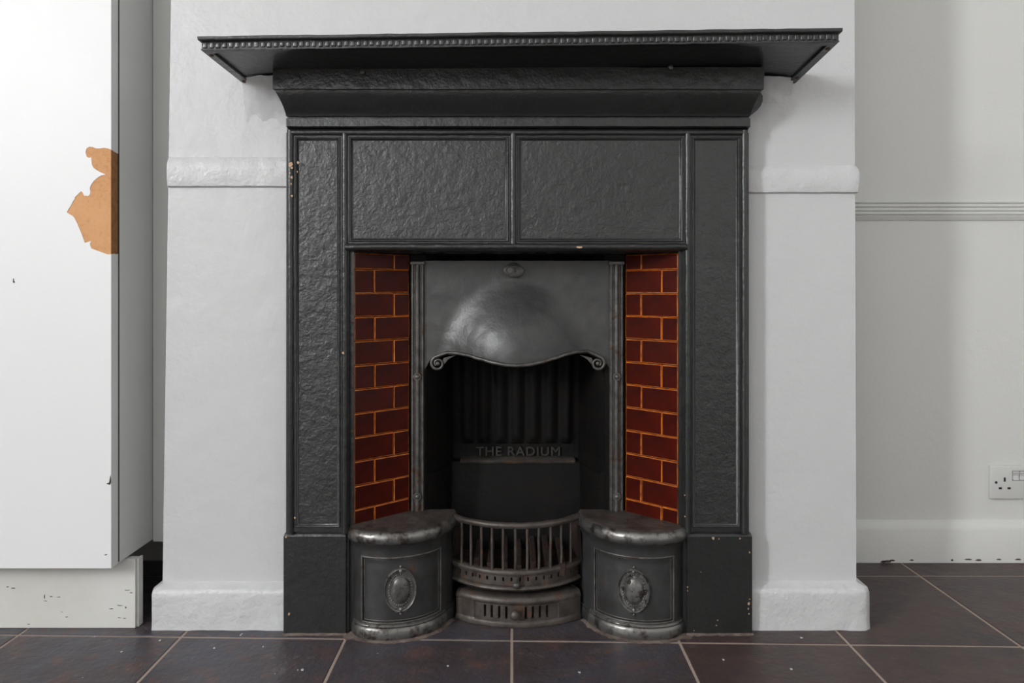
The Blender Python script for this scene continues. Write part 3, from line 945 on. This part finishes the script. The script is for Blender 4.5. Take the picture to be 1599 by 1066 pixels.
# pierced band below the lower rail
bm = bmesh.new()
def pierced(bm, xc, yc, Rr, z0, z1, nh, a0, a1, hw, hz0, hz1, th=.003):
    cols = [a0]
    for q in range(nh):
        c_ = a0 + (a1 - a0) * (q + .5) / nh
        cols += [c_ - hw, c_ + hw]
    cols.append(a1)
    zl = [z0, hz0, hz1, z1]
    for off in (0, -th):
        for i in range(len(cols) - 1):
            hole = i % 2 == 1
            for j in range(3):
                if hole and j == 1: continue
                pts = [(cols[i], zl[j]), (cols[i + 1], zl[j]), (cols[i + 1], zl[j + 1]), (cols[i], zl[j + 1])]
                face(bm, [(xc + (Rr + off) * sin(t_), yc - (Rr + off) * cos(t_), z) for t_, z in pts])
    for i in range(1, len(cols) - 1, 2):
        q4 = [(cols[i], hz0), (cols[i + 1], hz0), (cols[i + 1], hz1), (cols[i], hz1)]
        for e in range(4):
            (t0, za), (t1, zb_) = q4[e], q4[(e + 1) % 4]
            face(bm, [(xc + Rr * sin(t0), yc - Rr * cos(t0), za), (xc + Rr * sin(t1), yc - Rr * cos(t1), zb_),
                      (xc + (Rr - th) * sin(t1), yc - (Rr - th) * cos(t1), zb_), (xc + (Rr - th) * sin(t0), yc - (Rr - th) * cos(t0), za)])
pierced(bm, gx, gy, gR - .004, .088, .112, 18, -A, A, .0115, .0975, .1055)
obj('pierced_band', bm, M['grate'], grate)
bm = bmesh.new()
arc_sweep(bm, gx, gy, gR, [(-.03, .080), (-.03, .0875), (-.003, .089), (.002, .0865), (.0035, .083), (.001, .079), (-.004, .077)], -A, A)
jitter(bm, .0008, 60, 12.0)
obj('ledge_rail', bm, M['grate'], grate, smooth=50)
bm = bmesh.new(); ball(bm, (X(806.5, 1.5), Y(1.5045), Z(913.5, 1.505)), .0075, 1, .8, .85)
tube(bm, [(X(806.5, 1.5), Y(1.506), Z(911, 1.505)), (X(806.5, 1.5), Y(1.506), .112)], [.0055, .008], 12)
obj('damper_knob', bm, M['worn'], grate, smooth=50)

# ---- hobs
HP = [(-.3235, 1.514), (-.3185, 1.494), (-.302, 1.4755), (-.272, 1.4645), (-.238, 1.4635), (-.200, 1.4745), (-.168, 1.497), (-.1475, 1.526), (-.139, 1.548), (-.130, 1.570), (-.126, 1.600)]
base = catmull([(a_, b_) for a_, b_ in HP], 10)
# resample by arc length
def resample(P, n):
    acc = [0]
    for a_, b_ in zip(P[:-1], P[1:]): acc.append(acc[-1] + math.dist(a_, b_))
    out = []; j = 0
    for i in range(n + 1):
        s = acc[-1] * i / n
        while j < len(P) - 2 and acc[j + 1] < s: j += 1
        t = (s - acc[j]) / max(1e-9, acc[j + 1] - acc[j])
        out.append((P[j][0] + (P[j + 1][0] - P[j][0]) * t, P[j][1] + (P[j + 1][1] - P[j][1]) * t))
    return out, acc[-1]
NH = 110
basep, HLEN = resample(base, NH)
def hob_at(s, off, mirror):
    """point at arc length s along the plan, pushed out by off"""
    f = min(max(s / HLEN * NH, 0), NH - 1e-6); i = int(f); t = f - i
    x = basep[i][0] + (basep[i + 1][0] - basep[i][0]) * t
    d = basep[i][1] + (basep[i + 1][1] - basep[i][1]) * t
    i0, i1 = max(0, i - 2), min(NH, i + 3)
    tx, td = basep[i1][0] - basep[i0][0], basep[i1][1] - basep[i0][1]
    l = math.hypot(tx, td); nx_, nd = td / l, -tx / l
    x += nx_ * off; d += nd * off
    if mirror: x = 2 * .0115 - x
    return x, Y(d)
def hob(mirror):
    bm = bmesh.new()
    s_of = lambda px: min((abs(800 + F * hob_at(HLEN * q / 400, 0, False)[0] / (hob_at(HLEN * q / 400, 0, False)[1] + D0) - px), HLEN * q / 400) for q in range(401))[1]
    sa, sb = s_of(566), s_of(688)
    body_prof = [(.0045, 0.0), (.0065, .004), (.0068, .012), (.0060, .020), (.0045, .0235), (.0030, .0250), (.0042, .0262), (.0045, .0285), (.003, .030), (.0015, .031), (.0015, .0330)]
    top_prof = [(.0015, .1655), (.0015, .168), (.002, .175), (.0035, .181), (.0065, .187), (.0100, .191), (.0115, .1945)]
    zl = body_prof + [(.0015, .0345 + .131 * q / 14) for q in range(15)] + top_prof
    e = .0012
    S = sorted(set([HLEN * q / 90 for q in range(91)] + [sa - e, sa, sa + e, sb - e, sb, sb + e]))
    rings = []
    for off, z in zl:
        r = []
        for s in S:
            o_ = off
            if sa < s < sb and .0340 < z < .1650: o_ = off - .0038
            x, y = hob_at(s, o_, mirror)
            r.append((x, y, z))
        rings.append(r)
    loft(bm, rings)
    jitter(bm, .0006, 50, 50 + mirror)
    hb = obj('hob', bm, M['hobbody'], fp, smooth=40)
    # base band, brighter worn metal
    bm = bmesh.new()
    for f in (1,):
        loft(bm, [[(*hob_at(HLEN * q / 80, off + .0004, mirror), z) for q in range(4, 64)] for off, z in body_prof])
    jitter(bm, .0004, 70, 60 + mirror)
    obj('base_moulding', bm, M['polish'], hb, smooth=50)
    # bead round the recessed panel
    bm = bmesh.new()
    z0_, z1_ = .0345, .1645
    for rr, oo in ((.0022, -.0008), (.0012, -.0032)):
        ins = 0 if rr > .002 else .0042
        pth = [(sa + ins, z0_ + ins + (z1_ - z0_ - 2 * ins) * q / 10) for q in range(11)] + [(sa + ins + (sb - sa - 2 * ins) * q / 30, z1_ - ins) for q in range(31)] + \
              [(sb - ins, z1_ - ins - (z1_ - z0_ - 2 * ins) * q / 10) for q in range(11)] + [(sb - ins - (sb - sa - 2 * ins) * q / 30, z0_ + ins) for q in range(31)]
        tube(bm, [(*hob_at(s, oo + .0015, mirror), z) for s, z in pth], rr, 8)
    obj('panel_bead', bm, M['worn'], hb, smooth=60)
    # top plate
    bm = bmesh.new()
    prof = [(.0020, .1925), (.0105, .1930), (.0140, .1960), (.0160, .2010), (.0162, .2065), (.0145, .2120), (.0115, .2160), (.0075, .2185), (.0030, .2195), (.0, .2195)]
    rings = []
    for off, z in prof:
        r = []
        for q in range(0, 91):
            s = HLEN * q / 90
            k_ = 1.0
            if s < .012: k_ = .35 + .65 * s / .012
            if s > HLEN - .05: k_ = .35 + .65 * (HLEN - s) / .05
            x, y = hob_at(s, off * k_, mirror)
            r.append((x, y, z))
        rings.append(r)
    V = loft(bm, rings)
    I_, O_ = (IL, OL) if not mirror else (IR, OR)
    sg = -1 if not mirror else 1
    back = [(V[-1][-1].co.x, Y(DB) + .004), (I_.x + sg * .002, Y(DB) + .004), (I_.x, I_.y), (O_.x, O_.y)]
    bv = [bm.verts.new((x, y, .2195)) for x, y in back]
    bm.faces.new(V[-1] + bv)
    jitter(bm, .0014, 45, 70 + mirror)
    for f in bm.faces: f.material_index = 1
    for f in bm.faces:
        if f.calc_center_median().z > .2182: f.material_index = 0
    obj('hob_plate', bm, [M['hobtop'], M['polish']], hb, smooth=50)
    # medallion
    sm = s_of(626 if not mirror else 627.5); zc = .0995 if not mirror else .0975
    a0, b0 = .0325, .0445
    def P(u_, v, h):
        x, y = hob_at(sm + u_ * (1), -.0023 + h, mirror)
        return (x, y, zc + v)
    bm = bmesh.new()
    rings = []
    for k_, h in [(0.0, .0095), (.12, .0094), (.25, .0088), (.38, .0074), (.50, .0056), (.575, .0030), (.60, .0012), (.62, .0008), (.84, .0014), (.88, .0016), (.90, .0052), (.94, .0066), (.98, .0050), (1.0, .0022), (1.01, -.003)]:
        rings.append([P(a0 * max(k_, .002) * cos(2 * pi * q / 40), b0 * max(k_, .002) * sin(2 * pi * q / 40), h) for q in range(40)])
    loft(bm, rings, closed_u=True, cap0=True)
    md = obj('medallion', bm, M['medal'], hb, smooth=45)
    bm = bmesh.new()
    for q in range(36):
        a_ = 2 * pi * q / 36
        p = P(a0 * .70 * cos(a_), b0 * .70 * sin(a_), .0016)
        ball(bm, p, .0021, u=6, v=4)
    for sgn_ in (1, -1):
        ball(bm, P(0, sgn_ * b0 * 1.06, .003), .0028, u=8, v=6)
        ball(bm, P(0, sgn_ * b0 * .86, .004), .0040, u=8, v=6, sz=1.3)
        for s2 in (1, -1):
            pth = []
            for q in range(14):
                t = q / 13; aa = math.radians(90) - t * 5.2
                r_ = .0072 * (1 - .6 * t)
                pth.append(P(s2 * (.0078 + r_ * cos(aa + 1.6)), sgn_ * (b0 * .83 + r_ * sin(aa + 1.6)), .0045))
            tube(bm, pth, .0010, 6)
    obj('beading', bm, M['medal'], md, smooth=60)
    return hb
M['medal'] = mat('medallion_iron', (0.20, 0.195, 0.185), 0.36, metal=.6, bump=[(90, .3, .001, 4)], vary=(45, (0.10, 0.095, 0.09), .4, .6),
                 rust=((0.018, 0.012, 0.010), 48, .55, .59, .75))
hob(False); hob(True)

# mortar smeared round the hob feet
for mirror in (0, 1):
    bm = bmesh.new(); rings = []
    for q in range(0, 70):
        s = HLEN * q / 80
        wv = .0050 + .007 * abs(noise.noise(Vector((q * .21, mirror * 5.0, 2.0)))) + (.014 if q < 10 else 0)
        r = []
        for off, z in ((.0045, .0035), (.008, .0025), (.0075 + wv, .0004)):
            x, y = hob_at(s, off, mirror); r.append((x, y, z))
        rings.append(r)
    loft(bm, rings)
    jitter(bm, .001, 90, 80 + mirror)
    obj('mortar_fillet', bm, M['mortar'], fp, smooth=60)

# ---- ash pan cover: a loose piece standing in front of the grate
ash = thing('ash_pan_cover', 'small curved slotted iron cover with round knob standing below the grate bars', 'ash pan cover')
ax, aR = .0135, .219; ay = Y(1.5175) + aR
AA = math.radians(36.5)
def ash_x(px, r_=aR):
    return min((abs(800 + F * (ax + r_ * sin(t_)) / (ay - r_ * cos(t_) + D0) - px), t_) for t_ in [(-AA + 2 * AA * q / 1200) for q in range(1201)])[1]
slots = [757.7, 768.4, 779.8, 791.1, 821.7, 832.8, 843.7, 855]
scol = [ash_x(p) for p in slots]
f0, f1 = ash_x(742), ash_x(872)
hw = .0022 / aR
cols = sorted(set([-AA + 2 * AA * q / 48 for q in range(49)]))
cols = [c_ for c_ in cols if all(abs(c_ - s) > hw * 1.6 for s in scol)]
e = .00035 / aR
for s in scol: cols += [s - hw - e, s - hw, s + hw, s + hw + e]
for f in (f0, f1): cols += [f - .002, f + .004]
cols.sort()
zl = [(0.0015, .003), (.003, .0045), (.010, .0045), (.0125, .003), (.0145, 0), (.0155, 0), (.0185, 0), (.0190, 0), (.030, 0), (.042, 0), (.0435, 0), (.0440, 0), (.0470, 0), (.0480, .002), (.052, .0038), (.056, .0032), (.0600, .0010), (.0630, -.0025), (.0650, -.008), (.0655, -.016), (.0655, -.026)]
zl = [(.0006, .003)] + zl
bm = bmesh.new(); rings = []
for z, off in zl:
    r = []
    for c_ in cols:
        o_ = off
        if any(abs(c_ - s) <= hw * 1.01 for s in scol) and .0188 < z < .0437: o_ -= .007
        inside = f0 < c_ < f1
        if z > .0140 and z < .0475 and not inside: o_ += .0022
        end = min(1, (AA - abs(c_)) / .09)
        if z > .047 : o_ -= 0
        r.append((ax + (aR + o_) * sin(c_), ay - (aR + o_) * cos(c_), z - (.0022 * (1 - end) if z > .05 else 0)))
    rings.append(r)
loft(bm, rings)
# end walls
for sgn_ in (-1, 1):
    c_ = sgn_ * AA
    ring = [(ax + (aR + o_) * sin(c_), ay - (aR + o_) * cos(c_), z) for z, o_ in [(a_, b_ + (.0022 if .014 < a_ < .0475 else 0)) for a_, b_ in zl]]
    bk = [(ax + (aR - .03) * sin(c_), ay - (aR - .03) * cos(c_), z) for z in (.0655, .0006)]
    bm.faces.new([bm.verts.new(p) for p in ring + bk])
jitter(bm, .0005, 60, 90)
obj('cover_body', bm, M['grate'], ash, smooth=40)
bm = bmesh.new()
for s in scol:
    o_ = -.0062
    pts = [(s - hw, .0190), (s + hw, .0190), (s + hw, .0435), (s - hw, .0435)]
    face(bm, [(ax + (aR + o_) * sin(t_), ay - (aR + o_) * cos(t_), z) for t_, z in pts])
obj('slot_shadow_plate', bm, M['soot'], ash)  # dark faces painted for the shade inside the slots
bm = bmesh.new()
kx, kd = X(804.5, 1.512), 1.512
kz = Z(959, 1.508)
tube(bm, [(kx, Y(1.522), kz + .002), (kx, Y(1.512), kz + .001)], [.0065, .005], 14)
ball(bm, (kx, Y(1.5045), kz), .0105, 1, .85, 1, 18, 12)
obj('knob', bm, M['knob'] if 'knob' in M else M['grate'], ash, smooth=60)

# ---- small traces: mortar line under the plinths, crumbs on the floor, chips under the alcove skirting
for seed, (xa, xb) in enumerate([(-.4640, -.335), (.353, .4885)]):
    bm = bmesh.new(); rings = []
    for i in range(30):
        x = xa + (xb - xa) * i / 29
        wv = .003 + .006 * abs(noise.noise(Vector((x * 60, seed * 9.0, 1))))
        rings.append([(x, Y(1.4865), .004), (x, Y(1.4865) - wv * .5, .0025), (x, Y(1.4865) - wv, .0004)])
    loft(bm, rings); jitter(bm, .0008, 90, seed)
    obj('mortar_line', bm, M['mortar'], fp, smooth=60)
bm = bmesh.new()
for px, py in [(148, 994), (190, 1018), (129, 1058), (378, 990), (376, 992), (411, 1010), (466, 1046), (473, 1046), (250, 1000), (1252, 996), (700, 1040), (905, 1050), (1130, 1030), (1236, 1045), (590, 1020), (335, 1012), (430, 1052)]:
    d_ = F * H / (py - 455); x, y = X(px, d_), Y(d_)
    r_ = random.uniform(.0009, .002)
    box(bm, x - r_, x + r_, y - r_, y + r_ * .8, .0002, r_ * .9)
jitter(bm, .0012, 400, 3)
obj('plaster_crumbs', bm, M['plaster'], floor, kind='stuff')
for px, py, ww, hh in [(1385, 876, 7, 1.8), (1379, 876.5, 4, 1.8), (1393, 874.5, 5, 1.2), (1424, 874, 3, 1), (1512, 873, 6, 1.2), (1528, 874, 5, 1.4), (1560, 873, 4, 1.0), (1590, 873, 5, 1.3), (1487, 874, 2, 1.5)]:
    flake(px, py, 1.8815, [(-ww, .6 * hh), (-ww * .4, -.7 * hh), (ww * .3, -hh), (ww, -.2 * hh), (ww * .8, hh), (0, hh * 1.1)], m='hobtop', par=bpy.data.objects['baseboard_back'], name='chip')
